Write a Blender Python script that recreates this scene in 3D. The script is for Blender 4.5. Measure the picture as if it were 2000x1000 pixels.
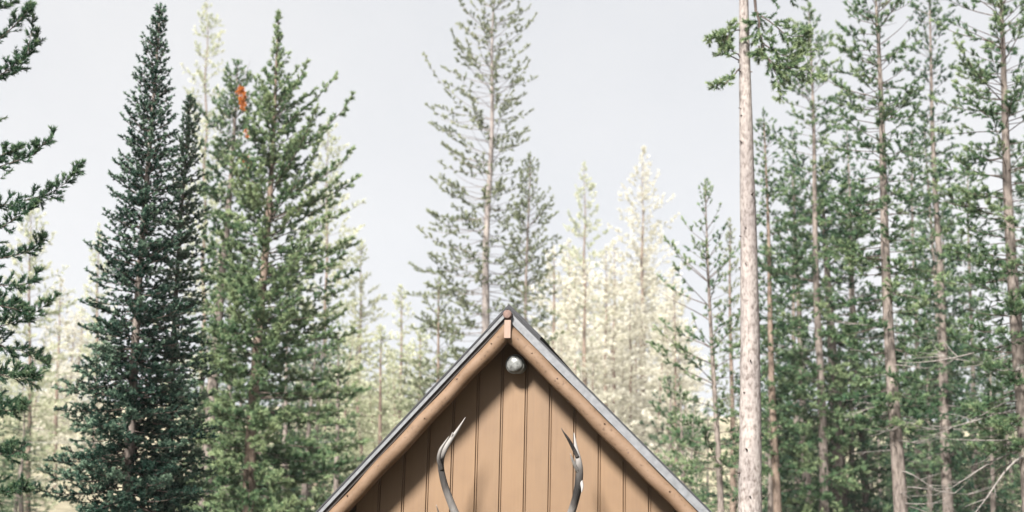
import bpy, math, random
import numpy as np
from mathutils import Matrix, Vector

# ------------------------------------------------------------------ clear
for o in list(bpy.data.objects):
    bpy.data.objects.remove(o, do_unlink=True)
S = bpy.context.scene
COL = S.collection
R = math.radians
rnd = random.Random(7)

# ------------------------------------------------------------------ camera
EYE = Vector((0.0, 0.0, 1.6))
PITCH, ROLL, FPX = R(12.8), R(1.3), 2500.0          # FPX: focal length in photo pixels (2000 wide)
cam_d = bpy.data.cameras.new('camera')
cam = bpy.data.objects.new('camera', cam_d)
COL.objects.link(cam)
cam_d.sensor_width = 36.0
cam_d.lens = 36.0 * FPX / 2000.0
cam_d.clip_start = 0.05
cam_d.clip_end = 3000.0
ROT = Matrix.Rotation(R(90) + PITCH, 3, 'X') @ Matrix.Rotation(ROLL, 3, 'Z')
cam.matrix_world = Matrix.Translation(EYE) @ ROT.to_4x4()
cam_d.dof.use_dof = True
cam_d.dof.focus_distance = 11.0
cam_d.dof.aperture_fstop = 1.7
S.camera = cam

# ------------------------------------------------------------------ sky, sun, exposure
SUN_EL, SUN_AZ = R(40), R(28)                        # low autumn sun behind the camera's left shoulder
to_sun = Vector((-math.sin(SUN_AZ) * math.cos(SUN_EL), -math.cos(SUN_AZ) * math.cos(SUN_EL), math.sin(SUN_EL)))
W = bpy.data.worlds.new('World')
S.world = W
W.use_nodes = True
nt = W.node_tree
nt.nodes.clear()
n_out = nt.nodes.new('ShaderNodeOutputWorld')
n_bg = nt.nodes.new('ShaderNodeBackground')
n_sky = nt.nodes.new('ShaderNodeTexSky')
n_sky.sky_type = 'NISHITA'
n_sky.sun_disc = False
n_sky.sun_elevation = SUN_EL
n_sky.sun_rotation = R(180) + SUN_AZ
n_sky.air_density = 1.0
n_sky.dust_density = 1.0
n_hs = nt.nodes.new('ShaderNodeHueSaturation')       # thin even overcast: the blue is veiled
n_hs.inputs['Saturation'].default_value = 0.12
n_mix = nt.nodes.new('ShaderNodeMix')
n_mix.data_type = 'RGBA'
n_mix.inputs[0].default_value = 0.85
n_mix.inputs[7].default_value = (4.3, 4.38, 4.56, 1)   # veil of high cloud
n_tc = nt.nodes.new('ShaderNodeTexCoord')
n_cl = nt.nodes.new('ShaderNodeTexNoise')
n_cl.inputs['Scale'].default_value = 2.2
n_cl.inputs['Detail'].default_value = 5
n_cr = nt.nodes.new('ShaderNodeValToRGB')
n_cr.color_ramp.elements[0].position, n_cr.color_ramp.elements[0].color = 0.35, (3.56, 3.69, 3.93, 1)
n_cr.color_ramp.elements[1].position, n_cr.color_ramp.elements[1].color = 0.65, (4.14, 4.19, 4.30, 1)
nt.links.new(n_tc.outputs['Generated'], n_cl.inputs['Vector'])
nt.links.new(n_cl.outputs[0], n_cr.inputs[0])
nt.links.new(n_cr.outputs[0], n_mix.inputs[7])
nt.links.new(n_sky.outputs[0], n_hs.inputs['Color'])
nt.links.new(n_hs.outputs[0], n_mix.inputs[6])
nt.links.new(n_mix.outputs[2], n_bg.inputs[0])
n_bg.inputs[1].default_value = 0.05
nt.links.new(n_bg.outputs[0], n_out.inputs[0])

sun_d = bpy.data.lights.new('sun', 'SUN')
sun_d.energy = 5.0
sun_d.angle = R(12.0)
sun_d.color = (1.0, 0.95, 0.89)
sun = bpy.data.objects.new('sun', sun_d)
COL.objects.link(sun)
sun.rotation_euler = to_sun.to_track_quat('Z', 'Y').to_euler()
sun.location = (-10, -30, 25)

S.view_settings.view_transform = 'Standard'
S.view_settings.look = 'None'
S.view_settings.gamma = 1.0
S.view_settings.use_curve_mapping = False
S.view_settings.exposure = 2.0
S.render.engine = 'CYCLES'
cy = S.cycles
cy.max_bounces = 6
cy.diffuse_bounces = 3
cy.glossy_bounces = 2
cy.transmission_bounces = 4
cy.volume_bounces = 1
cy.use_denoising = True


# ------------------------------------------------------------------ helpers
def ray(x, y):
    """direction of the sight line through photo pixel (x, y)"""
    return ROT @ Vector(((x - 1000.0) / FPX, (500.0 - y) / FPX, -1.0))


def at(x, y, Y):
    """the point that lies Y metres in front of the camera along that sight line"""
    d = ray(x, y)
    return EYE + d * (Y / d.y)


def tag(o, label=None, cat=None, group=None, kind=None):
    if label: o['label'] = label
    if cat: o['category'] = cat
    if group: o['group'] = group
    if kind: o['kind'] = kind
    return o


def empty(name, loc, rz=0.0):
    o = bpy.data.objects.new(name, None)
    COL.objects.link(o)
    o.location = loc
    o.rotation_euler = (0, 0, rz)
    o.empty_display_size = 0.2
    return o


def link(name, me, mat=None, parent=None):
    o = bpy.data.objects.new(name, me)
    COL.objects.link(o)
    if mat is not None and not me.materials:
        me.materials.append(mat)
    if parent is not None:
        o.parent = parent
    return o


def big_mesh(name, co, faces, n, smooth=False, attr=None):
    """mesh from arrays: co (V,3), faces (F,n)"""
    me = bpy.data.meshes.new(name)
    co = np.ascontiguousarray(co, dtype=np.float32)
    faces = np.ascontiguousarray(faces, dtype=np.int32)
    F = len(faces)
    me.vertices.add(len(co))
    me.vertices.foreach_set('co', co.ravel())
    me.loops.add(F * n)
    me.loops.foreach_set('vertex_index', faces.ravel())
    me.polygons.add(F)
    me.polygons.foreach_set('loop_start', np.arange(0, F * n, n, dtype=np.int32))
    me.polygons.foreach_set('use_smooth', np.full(F, smooth, dtype=bool))
    if attr is not None:
        a = me.attributes.new('tint', 'FLOAT', 'FACE')
        a.data.foreach_set('value', np.ascontiguousarray(attr, dtype=np.float32))
    me.update(calc_edges=True)
    return me


class MB:
    """collects shapes for one mesh"""
    def __init__(s):
        s.v, s.f = [], []

    def add(s, verts, faces):
        b = len(s.v)
        s.v += [tuple(p) for p in verts]
        s.f += [tuple(i + b for i in f) for f in faces]
        return s

    def box(s, lo, hi):
        (a, b, c), (d, e, f) = lo, hi
        return s.add([(a, b, c), (d, b, c), (d, e, c), (a, e, c), (a, b, f), (d, b, f), (d, e, f), (a, e, f)],
                     [(0, 3, 2, 1), (4, 5, 6, 7), (0, 1, 5, 4), (1, 2, 6, 5), (2, 3, 7, 6), (3, 0, 4, 7)])

    def prism(s, poly, y0, y1):
        """(x, z) polygon, counter-clockwise seen from -y, extruded from y0 to y1"""
        n = len(poly)
        v = [(x, y0, z) for x, z in poly] + [(x, y1, z) for x, z in poly]
        f = [tuple(range(n)), tuple(range(2 * n - 1, n - 1, -1))]
        f += [(i, i + n, (i + 1) % n + n, (i + 1) % n) for i in range(n)]
        return s.add(v, f)

    def tube(s, pts, rad, sides=10, caps=True, wob=0.0, rng=None):
        pts = [Vector(p) for p in pts]
        n = len(pts)
        rings = []
        up = Vector((0.31, 0.11, 0.94))
        for i, p in enumerate(pts):
            t = (pts[min(i + 1, n - 1)] - pts[max(i - 1, 0)]).normalized()
            a = t.cross(up)
            if a.length < 0.05:
                a = t.cross(Vector((1, 0, 0)))
            a.normalize()
            b = t.cross(a)
            ring = []
            for k in range(sides):
                th = 2 * math.pi * k / sides
                r = rad[i] * (1 + (rng.uniform(-wob, wob) if rng else 0))
                ring.append(p + (a * math.cos(th) + b * math.sin(th)) * r)
            rings.append(ring)
        v = [q for ring in rings for q in ring]
        f = []
        for i in range(n - 1):
            for k in range(sides):
                k2 = (k + 1) % sides
                f.append((i * sides + k, (i + 1) * sides + k, (i + 1) * sides + k2, i * sides + k2))
        if caps:
            f.append(tuple(range(sides)))
            f.append(tuple(range(n * sides - 1, (n - 1) * sides - 1, -1)))
        return s.add(v, f)

    def lathe(s, prof, org, axis, sides=28):
        """profile [(r, d)] turned round the axis through org"""
        axis = Vector(axis).normalized()
        a = axis.cross(Vector((0, 0, 1))).normalized()
        b = axis.cross(a)
        v, f = [], []
        for r, d in prof:
            for k in range(sides):
                th = 2 * math.pi * k / sides
                v.append(Vector(org) + axis * d + (a * math.cos(th) + b * math.sin(th)) * max(r, 1e-4))
        for i in range(len(prof) - 1):
            for k in range(sides):
                k2 = (k + 1) % sides
                f.append((i * sides + k, i * sides + k2, (i + 1) * sides + k2, (i + 1) * sides + k))
        return s.add(v, f)

    def mesh(s, name, smooth=False):
        me = bpy.data.meshes.new(name)
        me.from_pydata(s.v, [], s.f)
        if smooth:
            me.polygons.foreach_set('use_smooth', [True] * len(me.polygons))
        me.update()
        return me

    def build(s, name, mat, parent=None, smooth=False):
        return link(name, s.mesh(name, smooth), mat, parent)


# ------------------------------------------------------------------ materials
def new_mat(name):
    m = bpy.data.materials.new(name)
    m.use_nodes = True
    t = m.node_tree
    t.nodes.clear()
    out = t.nodes.new('ShaderNodeOutputMaterial')
    p = t.nodes.new('ShaderNodeBsdfPrincipled')
    t.links.new(p.outputs[0], out.inputs[0])
    return m, t, p, out


def noise(t, scale, detail=4, vec=None, stretch=None, rough=0.6, coord='Object'):
    n = t.nodes.new('ShaderNodeTexNoise')
    n.inputs['Scale'].default_value = scale
    n.inputs['Detail'].default_value = detail
    n.inputs['Roughness'].default_value = rough
    if vec is None:
        tc = t.nodes.new('ShaderNodeTexCoord')
        vec = tc.outputs[coord]
    if stretch:
        mp = t.nodes.new('ShaderNodeMapping')
        mp.inputs['Scale'].default_value = stretch
        t.links.new(vec, mp.inputs[0])
        vec = mp.outputs[0]
    t.links.new(vec, n.inputs['Vector'])
    return n


def ramp(t, fac, stops):
    r = t.nodes.new('ShaderNodeValToRGB')
    el = r.color_ramp.elements
    while len(el) < len(stops):
        el.new(0.5)
    for e, (p, c) in zip(el, stops):
        e.position = p
        e.color = (*c, 1)
    t.links.new(fac, r.inputs[0])
    return r


def mixc(t, fac, a, b, mode='MIX'):
    m = t.nodes.new('ShaderNodeMix')
    m.data_type = 'RGBA'
    m.blend_type = mode
    if isinstance(fac, float): m.inputs[0].default_value = fac
    else: t.links.new(fac, m.inputs[0])
    for i, c in ((6, a), (7, b)):
        if isinstance(c, tuple): m.inputs[i].default_value = (*c, 1)
        else: t.links.new(c, m.inputs[i])
    return m.outputs[2]


def bump(t, p, h, strength, dist):
    b = t.nodes.new('ShaderNodeBump')
    b.inputs['Strength'].default_value = strength
    b.inputs['Distance'].default_value = dist
    t.links.new(h, b.inputs['Height'])
    t.links.new(b.outputs[0], p.inputs['Normal'])


def mat_foliage(name, dark, mid, light, dead=(0.46, 0.165, 0.04), transl=0.25):
    """needles: the colour of each comes from its own age and clump ('tint'; above 1 it is dead)"""
    m, t, p, out = new_mat(name)
    a = t.nodes.new('ShaderNodeAttribute')
    a.attribute_name = 'tint'
    rp = ramp(t, a.outputs['Fac'], [(0.0, dark), (0.5, mid), (1.0, light)])
    gt = t.nodes.new('ShaderNodeMath')
    gt.operation = 'GREATER_THAN'
    gt.inputs[1].default_value = 1.5
    t.links.new(a.outputs['Fac'], gt.inputs[0])
    c = mixc(t, gt.outputs[0], rp.outputs[0], dead)
    t.links.new(c, p.inputs['Base Color'])
    p.inputs['Roughness'].default_value = 0.6
    p.inputs['Specular IOR Level'].default_value = 0.12
    tr = t.nodes.new('ShaderNodeBsdfTranslucent')
    t.links.new(c, tr.inputs[0])
    mx = t.nodes.new('ShaderNodeMixShader')
    mx.inputs[0].default_value = transl
    t.links.new(p.outputs[0], mx.inputs[1])
    t.links.new(tr.outputs[0], mx.inputs[2])
    t.links.new(mx.outputs[0], out.inputs[0])
    return m


def mat_bark(name, c1, c2, c3, plate=22.0, zs=0.28):
    m, t, p, out = new_mat(name)
    n1 = noise(t, plate, 6, stretch=(1, 1, zs))
    n2 = noise(t, 3.0, 3, stretch=(1, 1, 0.35))
    r1 = ramp(t, n1.outputs[0], [(0.34, c1), (0.5, c2), (0.68, c3)])
    r2 = ramp(t, n2.outputs[0], [(0.35, (0.72, 0.70, 0.70)), (0.65, (1.1, 1.08, 1.04))])
    c = mixc(t, 1.0, r1.outputs[0], r2.outputs[0], 'MULTIPLY')
    t.links.new(c, p.inputs['Base Color'])
    p.inputs['Roughness'].default_value = 0.9
    p.inputs['Specular IOR Level'].default_value = 0.15
    bump(t, p, n1.outputs[0], 0.9, 0.02)
    return m


def mat_plain(name, c, rough=0.6, metal=0.0, var=0.12, scale=8.0, stretch=None, bmp=0.0):
    m, t, p, out = new_mat(name)
    n = noise(t, scale, 5, stretch=stretch)
    lo = tuple(x * (1 - var) for x in c)
    hi = tuple(min(1, x * (1 + var)) for x in c)
    r = ramp(t, n.outputs[0], [(0.3, lo), (0.7, hi)])
    t.links.new(r.outputs[0], p.inputs['Base Color'])
    p.inputs['Roughness'].default_value = rough
    p.inputs['Metallic'].default_value = metal
    if bmp:
        bump(t, p, n.outputs[0], bmp, 0.01)
    return m


FOL = {
    'fir':   mat_foliage('fir_needles', (0.006, 0.021, 0.016), (0.026, 0.062, 0.045), (0.170, 0.245, 0.170)),
    'pine':  mat_foliage('pine_needles', (0.018, 0.052, 0.028), (0.080, 0.146, 0.072), (0.275, 0.335, 0.185), transl=0.42),
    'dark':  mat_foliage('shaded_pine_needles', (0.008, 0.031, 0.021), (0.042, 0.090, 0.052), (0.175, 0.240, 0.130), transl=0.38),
    'olive': mat_foliage('olive_pine_needles', (0.075, 0.098, 0.054), (0.175, 0.205, 0.125), (0.32, 0.34, 0.22), transl=0.42),
    'gold':  mat_foliage('haze_bleached_autumn_needles', (0.34, 0.34, 0.24), (0.58, 0.565, 0.48), (0.73, 0.72, 0.66), transl=0.5),  # autumn tone lightened to stand in for haze and sky glow
    'pale':  mat_foliage('haze_bleached_green_needles', (0.18, 0.22, 0.12), (0.42, 0.45, 0.31), (0.64, 0.64, 0.50), transl=0.5),  # pale green, with bleaching by haze and bright sky put into the colour
}
BARK = {
    'pale':  mat_bark('pale_pine_bark', (0.105, 0.090, 0.084), (0.205, 0.187, 0.180), (0.25, 0.233, 0.227), 24, 0.5),
    'grey':  mat_bark('grey_pine_bark', (0.065, 0.055, 0.05), (0.135, 0.117, 0.106), (0.19, 0.168, 0.155), 20),
    'tan':   mat_bark('tan_pine_bark', (0.065, 0.048, 0.038), (0.14, 0.108, 0.088), (0.19, 0.155, 0.13), 20),
    'dark':  mat_bark('dark_twig_bark', (0.045, 0.036, 0.032), (0.085, 0.068, 0.06), (0.14, 0.115, 0.10), 24),
    'dead':  mat_bark('bare_grey_wood', (0.10, 0.095, 0.09), (0.17, 0.16, 0.152), (0.23, 0.218, 0.21), 24),
}


# ------------------------------------------------------------------ ground
def ground_z(y):
    """level clearing, then a wooded hillside"""
    if y < 26: return 0.0
    if y < 80: return 0.05 * (y - 26)
    return 2.7 + 0.15 * (min(y, 230) - 80) - 0.02 * max(0, y - 230)


def make_ground():
    xs = np.linspace(-300, 300, 121)
    ys = np.linspace(-120, 300, 127)
    X, Y = np.meshgrid(xs, ys)
    rg = np.random.default_rng(3)
    Z = np.vectorize(ground_z)(Y) - 0.02 - 0.05 * rg.random(X.shape)
    co = np.stack([X, Y, Z], -1).reshape(-1, 3)
    nx = len(xs)
    i = np.arange(len(ys) - 1)[:, None] * nx + np.arange(nx - 1)[None, :]
    i = i.ravel()
    f = np.stack([i, i + 1, i + nx + 1, i + nx], -1)
    m, t, p, out = new_mat('forest_floor')
    n1 = noise(t, 0.6, 6)
    n2 = noise(t, 18, 6)
    r1 = ramp(t, n1.outputs[0], [(0.35, (0.05, 0.042, 0.028)), (0.55, (0.075, 0.062, 0.038)), (0.7, (0.055, 0.07, 0.032))])
    # the open hillside is dry autumn grass
    r3 = ramp(t, n1.outputs[0], [(0.35, (0.20, 0.185, 0.12)), (0.6, (0.31, 0.285, 0.21))])
    tc = t.nodes.new('ShaderNodeTexCoord')
    sx = t.nodes.new('ShaderNodeSeparateXYZ')
    t.links.new(tc.outputs['Object'], sx.inputs[0])
    mr = t.nodes.new('ShaderNodeMapRange')
    mr.inputs[1].default_value = 70
    mr.inputs[2].default_value = 100
    t.links.new(sx.outputs[1], mr.inputs[0])
    gcol = mixc(t, mr.outputs[0], r1.outputs[0], r3.outputs[0])
    r2 = ramp(t, n2.outputs[0], [(0.3, (0.6, 0.6, 0.6)), (0.7, (1.15, 1.12, 1.05))])
    t.links.new(mixc(t, 1.0, gcol, r2.outputs[0], 'MULTIPLY'), p.inputs['Base Color'])
    p.inputs['Roughness'].default_value = 0.95
    bump(t, p, n2.outputs[0], 0.8, 0.05)
    o = link('ground', big_mesh('ground', co, f, 4, True), m)
    tag(o, kind='structure')


make_ground()

# ------------------------------------------------------------------ cabin
YAW = R(-9.8)                                       # the front faces a little to the camera's left
OVER = 0.29                                          # how far the eaves stand out from the front wall
CR = Matrix.Rotation(YAW, 3, 'Z')
apex = at(991, 604, 10.5)
cab_o = apex - CR @ Vector((0, -OVER, 0))
cab_o.z = 0.0
ZR = apex.z                                          # ridge height
cabin = empty('cabin', cab_o, YAW)
tag(cabin, 'small tan cabin with vertical board gable and log rafters', 'cabin')
CI = CR.inverted()


def loc(x, y, yl):
    """where the sight line through a photo pixel meets the cabin's own plane y = yl (cabin space)"""
    o = CI @ (EYE - cab_o)
    d = CI @ ray(x, y)
    return o + d * ((yl - o.y) / d.y)


pl, pr = loc(620, 1000, -OVER), loc(1386, 1000, -OVER)
AL = math.atan2(ZR - pl.z, -pl.x)
AR = math.atan2(ZR - pr.z, pr.x)
print('cabin ridge', ZR, 'pitch', math.degrees(AL), math.degrees(AR), pl, pr)
PITCHR = {-1: AL, 1: AR}
BACK = 5.0
SLOPE = 2.75
T_DECK = 0.060

M_wall = mat_plain('tan_painted_boards', (0.108, 0.063, 0.029), 0.62, var=0.07, scale=3.0, stretch=(1, 1, 0.25), bmp=0.0)
def weather(m):
    """every board a little different, with faint old stains"""
    t = m.node_tree
    p = next(n for n in t.nodes if n.type == 'BSDF_PRINCIPLED')
    src = p.inputs['Base Color'].links[0].from_socket
    oi = t.nodes.new('ShaderNodeObjectInfo')
    r1 = ramp(t, oi.outputs['Random'], [(0.0, (0.93, 0.93, 0.94)), (1.0, (1.05, 1.04, 1.03))])
    n = noise(t, 1.6, 4)
    r2 = ramp(t, n.outputs[0], [(0.38, (0.90, 0.88, 0.86)), (0.55, (1.02, 1.02, 1.02))])
    g = noise(t, 40, 5, stretch=(1, 1, 0.04))
    r3 = ramp(t, g.outputs[0], [(0.3, (0.93, 0.92, 0.91)), (0.6, (1.02, 1.02, 1.02))])
    c = mixc(t, 1.0, mixc(t, 1.0, mixc(t, 1.0, src, r1.outputs[0], 'MULTIPLY'), r2.outputs[0], 'MULTIPLY'), r3.outputs[0], 'MULTIPLY')
    t.links.new(c, p.inputs['Base Color'])
    bump(t, p, g.outputs[0], 0.15, 0.004)


weather(M_wall)
M_groove = mat_plain('groove_boards', (0.085, 0.043, 0.018), 0.7, var=0.1)
M_dark = mat_plain('dark_brown_soffit', (0.022, 0.017, 0.015), 0.8, var=0.2)
M_edge = mat_plain('weathered_grey_edge_metal', (0.085, 0.09, 0.098), 0.6, var=0.3, scale=22, stretch=(1, 1, 1), bmp=0.1)
M_roof = mat_plain('charcoal_roofing', (0.014, 0.015, 0.018), 0.8, var=0.25, scale=60, bmp=0.3)
M_endgrain = mat_plain('reddish_end_grain', (0.085, 0.05, 0.04), 0.75, var=0.3, scale=40)
M_post = mat_plain('pinkish_sawn_wood', (0.17, 0.115, 0.088), 0.7, var=0.16, scale=30, stretch=(3, 3, 0.25), bmp=0.2)


def mat_log():
    m, t, p, out = new_mat('tan_painted_log')
    n1 = noise(t, 5, 5)
    n2 = noise(t, 34, 5)
    v = t.nodes.new('ShaderNodeTexVoronoi')
    v.inputs['Scale'].default_value = 7.0
    tc = t.nodes.new('ShaderNodeTexCoord')
    t.links.new(tc.outputs['Object'], v.inputs['Vector'])
    r1 = ramp(t, n1.outputs[0], [(0.3, (0.082, 0.049, 0.027)), (0.7, (0.125, 0.082, 0.053))])
    r2 = ramp(t, n2.outputs[0], [(0.30, (0.55, 0.50, 0.46)), (0.42, (1, 1, 1)), (0.8, (1.05, 1.05, 1.06))])
    c = mixc(t, 1.0, r1.outputs[0], r2.outputs[0], 'MULTIPLY')
    r3 = ramp(t, v.outputs['Distance'], [(0.0, (0.12, 0.07, 0.05)), (0.06, (1, 1, 1))])
    c = mixc(t, 0.6, c, mixc(t, 1.0, c, r3.outputs[0], 'MULTIPLY'))
    t.links.new(c, p.inputs['Base Color'])
    p.inputs['Roughness'].default_value = 0.7
    p.inputs['Specular IOR Level'].default_value = 0.3
    bump(t, p, n2.outputs[0], 0.35, 0.008)
    return m


M_log = mat_log()


def slope_pt(s, d, off):
    """cabin (x, z) a distance d down the slope of side s, off metres below the roof's top face"""
    a = PITCHR[s]
    dx, dz = math.cos(a) * s, -math.sin(a)
    nx, nz = -math.sin(a) * s, -math.cos(a)
    return dx * d + nx * off, ZR + dz * d + nz * off


def meet(off, side=None):
    """height at which the two planes lying off below the roof meet, and its x"""
    (x1, z1), (x2, z2) = slope_pt(-1, 0, off), slope_pt(1, 0, off)
    tl, tr = math.tan(AL), math.tan(AR)
    # left: z = z1 + tl (x - x1);  right: z = z2 - tr (x - x2)
    x = (z2 - z1 + tl * x1 + tr * x2) / (tl + tr)
    return x, z1 + tl * (x - x1)


def under(x, off):
    """height of the plane off below the roof at cabin x"""
    s = -1 if x < meet(off)[0] else 1
    px, pz = slope_pt(s, 0, off)
    return pz + (math.tan(AL) * (x - px) if s < 0 else -math.tan(AR) * (x - px))


def band(s, o0, o1, d1):
    """polygon of a layer between offsets o0 and o1 under one slope, mitred at the ridge"""
    a, b = meet(o0), meet(o1)
    c, d = slope_pt(s, d1, o1), slope_pt(s, d1, o0)
    p = [a, b, c, d]
    return p if s > 0 else p[::-1]


def fix(poly):
    """counter-clockwise seen from the front"""
    ar = sum(poly[i][0] * poly[(i + 1) % len(poly)][1] - poly[(i + 1) % len(poly)][0] * poly[i][1] for i in range(len(poly)))
    return poly if ar > 0 else poly[::-1]


roof = MB()
for s in (-1, 1):
    roof.prism(fix(band(s, 0.004, T_DECK - 0.004, SLOPE)), -OVER + 0.03, BACK + 0.3)
roof_o = roof.build('roof', M_dark, cabin)
for s in (-1, 1):
    MB().prism(fix(band(s, 0.0, T_DECK if s > 0 else T_DECK * 0.48, SLOPE + 0.005)), -OVER + 0.008, -OVER + 0.028).build('edge_strip', M_edge, roof_o)
    MB().prism(fix(band(s, -0.014, -0.002, SLOPE + 0.03)), -OVER + 0.002, BACK + 0.32).build('roof_covering', M_roof, roof_o)
    MB().prism(fix(band(s, -0.042 if s > 0 else -0.034, -0.0165, 0.36 if s > 0 else 0.22)), -OVER + 0.05, BACK + 0.31).build('ridge_cap', M_roof, roof_o)
# two half round rafters of peeled log carry the front edge
for s in (-1, 1):
    b = MB()
    rg = random.Random(11 + s)
    pts, rad = [], []
    n = 60
    for i in range(n + 1):
        d = 0.11 + (SLOPE - 0.16) * i / n
        x, z = slope_pt(s, d, T_DECK + 0.064 + 0.003 * math.sin(i * 0.5 + s))
        pts.append((x, -OVER + 0.035 + 0.004 * math.sin(i * 0.31), z))
        rad.append(0.062 + 0.0025 * math.sin(i * 0.23 + 1) + rg.uniform(-0.0008, 0.0008))
    b.tube(pts, rad, 20, True)
    ro = b.build('rafter_log', M_log, cabin, True)
    for k in range(5):                                # sawn-off knots
        d = 0.35 + k * 0.42 + rg.uniform(-0.1, 0.1)
        x, z = slope_pt(s, d, T_DECK + 0.05 + rg.uniform(-0.02, 0.03))
        MB().lathe([(0.007, -0.02), (0.0065, 0.006), (0.004, 0.010), (0.0, 0.010)], (x, -OVER - 0.024, z), (rg.uniform(-.3, .3), -1, 0.1), 8).build(
            'knot', M_endgrain if k % 2 else M_log, ro)
xm, zm = meet(0.0)
pc = loc(991, 614, -OVER - 0.03)
MB().lathe([(0.0, -0.62), (0.038, -0.62), (0.037, 0.0), (0.031, 0.008), (0.0, 0.010)], (pc.x, -OVER - 0.035, pc.z), (0, -1, 0.0), 18).build('ridge_pole', M_endgrain, cabin)
q0, q1 = loc(984.5, 660, -OVER - 0.05), loc(997.5, 625, -OVER - 0.05)
pb = MB().box((q0.x, -OVER - 0.05, q0.z), (q1.x, -0.05, q1.z))
pb.build('ridge_board', M_post, cabin)

# front wall: a backing with separate vertical boards nailed on
s0, s1 = loc(833, 992, 0).x, loc(1269, 992, 0).x
PW = (s1 - s0) / 9.0
SEAMS = [s0 + PW * i for i in range(-7, 16)]
half = min(-slope_pt(-1, SLOPE, 0)[0], slope_pt(1, SLOPE, 0)[0]) - 0.42
SEAMS = [x for x in SEAMS if -half < x < half]
GAP = 0.0115
UND = T_DECK + 0.004
xa, za = meet(UND)
x0, x1 = SEAMS[0] + 0.02, SEAMS[-1] - 0.02
wall = MB().prism(fix([(x0, 0.0), (x1, 0.0), (x1, under(x1, UND)), (xa, za), (x0, under(x0, UND))]), 0.0145, 0.06).build('front_wall', M_groove, cabin)
for a, b in zip(SEAMS[:-1], SEAMS[1:]):
    l, r = a + GAP, b - GAP
    top = [(r, under(r, UND)), (l, under(l, UND))]
    if l < xa < r:
        top.insert(1, (xa, za))
    poly = [(l, 0.02), (r, 0.02)] + top
    c = 0.0025                                       # eased edges
    inner = [(min(max(x, l + c), r - c), z) for x, z in poly]
    n = len(poly)
    dy = rnd.uniform(-0.0012, 0.0012)
    v = [(x, dy, z) for x, z in inner] + [(x, dy + c, z) for x, z in poly] + [(x, 0.014, z) for x, z in poly]
    f = [tuple(range(n))]
    for k in (0, n):
        f += [(i + k, i + k + n, (i + 1) % n + k + n, (i + 1) % n + k) for i in range(n)]
    MB().add(v, f).build('board', M_wall, wall)
for x in SEAMS[1:-1]:                                # the tongue that shows inside each joint
    MB().prism(fix([(x - 0.0045, 0.02), (x + 0.0045, 0.02), (x + 0.0045, under(x + 0.0045, UND)), (x - 0.0045, under(x - 0.0045, UND))]),
               0.0035, 0.0142).build('joint_strip', M_wall, wall)
sw = MB()
for s, x in ((-1, x0), (1, x1)):
    h = under(x, UND) - 0.04
    xx = sorted((x, x - s * 0.05))
    sw.box((xx[0], 0.062, 0), (xx[1], BACK, h))
sw.build('side_wall', M_wall, cabin)
MB().prism(fix([(x0 + .06, 0.0), (x1 - .06, 0.0), (x1 - .06, under(x1 - .06, UND)), (xa, za), (x0 + .06, under(x0 + .06, UND))]), BACK - 0.05, BACK - 0.002).build('back_wall', M_wall, cabin)

# ------------------------------------------------------------------ lamp under the ridge
lp = loc(1013.5, 716, -0.01)
lamp = empty('wall_lamp', cab_o + CR @ Vector((lp.x, 0, lp.z)), YAW)
tag(lamp, 'round silver outdoor wall lamp below the cabin ridge', 'lamp')
M_zinc = mat_plain('cloudy_zinc', (0.17, 0.175, 0.17), 0.5, 0.3, var=0.35, scale=28, bmp=0.15)
M_lens = mat_plain('frosted_lamp_glass', (0.125, 0.13, 0.128), 0.25, 0.1, var=0.6, scale=26, bmp=0.25)
MB().lathe([(0.0, -0.004), (0.062, -0.004), (0.064, 0.012), (0.058, 0.024), (0.030, 0.030), (0.0, 0.030)], (0, 0, 0), (0, -1, 0), 32).build('mounting_plate', M_zinc, lamp, True)
for dx, dz in ((0.042, 0.01), (-0.042, -0.01)):
    MB().lathe([(0.006, 0.0), (0.006, 0.004), (0, 0.005)], (dx, -0.026, dz), (0, -1, 0), 10).build('screw', M_dark, lamp)
ax = Vector((-0.10, -1, 0.03)).normalized()
MB().lathe([(0.028, 0.02), (0.032, 0.05), (0.046, 0.060), (0.066, 0.078), (0.076, 0.105), (0.079, 0.13)], (0, 0, 0), ax, 32).build('housing', M_zinc, lamp, True)
MB().lathe([(0.081, 0.120), (0.083, 0.130), (0.081, 0.140), (0.076, 0.141)], (0, 0, 0), ax, 32).build('rim', M_zinc, lamp, True)
MB().lathe([(0.0765, 0.136), (0.073, 0.152), (0.062, 0.166), (0.044, 0.177), (0.022, 0.183), (0.0, 0.184)], (0, 0, 0), ax, 32).build('lens', M_lens, lamp, True)


# ------------------------------------------------------------------ antlers
def mat_antler():
    m, t, p, out = new_mat('antler')
    a = t.nodes.new('ShaderNodeAttribute')
    a.attribute_name = 'tone'
    n = noise(t, 22, 5, stretch=(1, 1, 0.3))
    ad = t.nodes.new('ShaderNodeMath')
    ad.operation = 'MULTIPLY_ADD'
    ad.inputs[1].default_value = 0.4
    t.links.new(n.outputs[0], ad.inputs[0])
    t.links.new(a.outputs['Fac'], ad.inputs[2])
    r = ramp(t, ad.outputs[0], [(0.22, (0.010, 0.0095, 0.0095)), (0.45, (0.042, 0.039, 0.037)), (0.75, (0.145, 0.138, 0.132)), (1.0, (0.20, 0.193, 0.187))])
    t.links.new(r.outputs[0], p.inputs['Base Color'])
    p.inputs['Roughness'].default_value = 0.8
    p.inputs['Specular IOR Level'].default_value = 0.15
    bump(t, p, n.outputs[0], 0.8, 0.008)
    return m


M_antler = mat_antler()
sk = loc(1000, 1135, -0.05)
rack_z = sk.z
rack = empty('antlers', cab_o + CR @ Vector((sk.x, 0, rack_z)), YAW)
tag(rack, 'pair of grey elk antlers mounted on the tan cabin gable', 'antlers')


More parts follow.
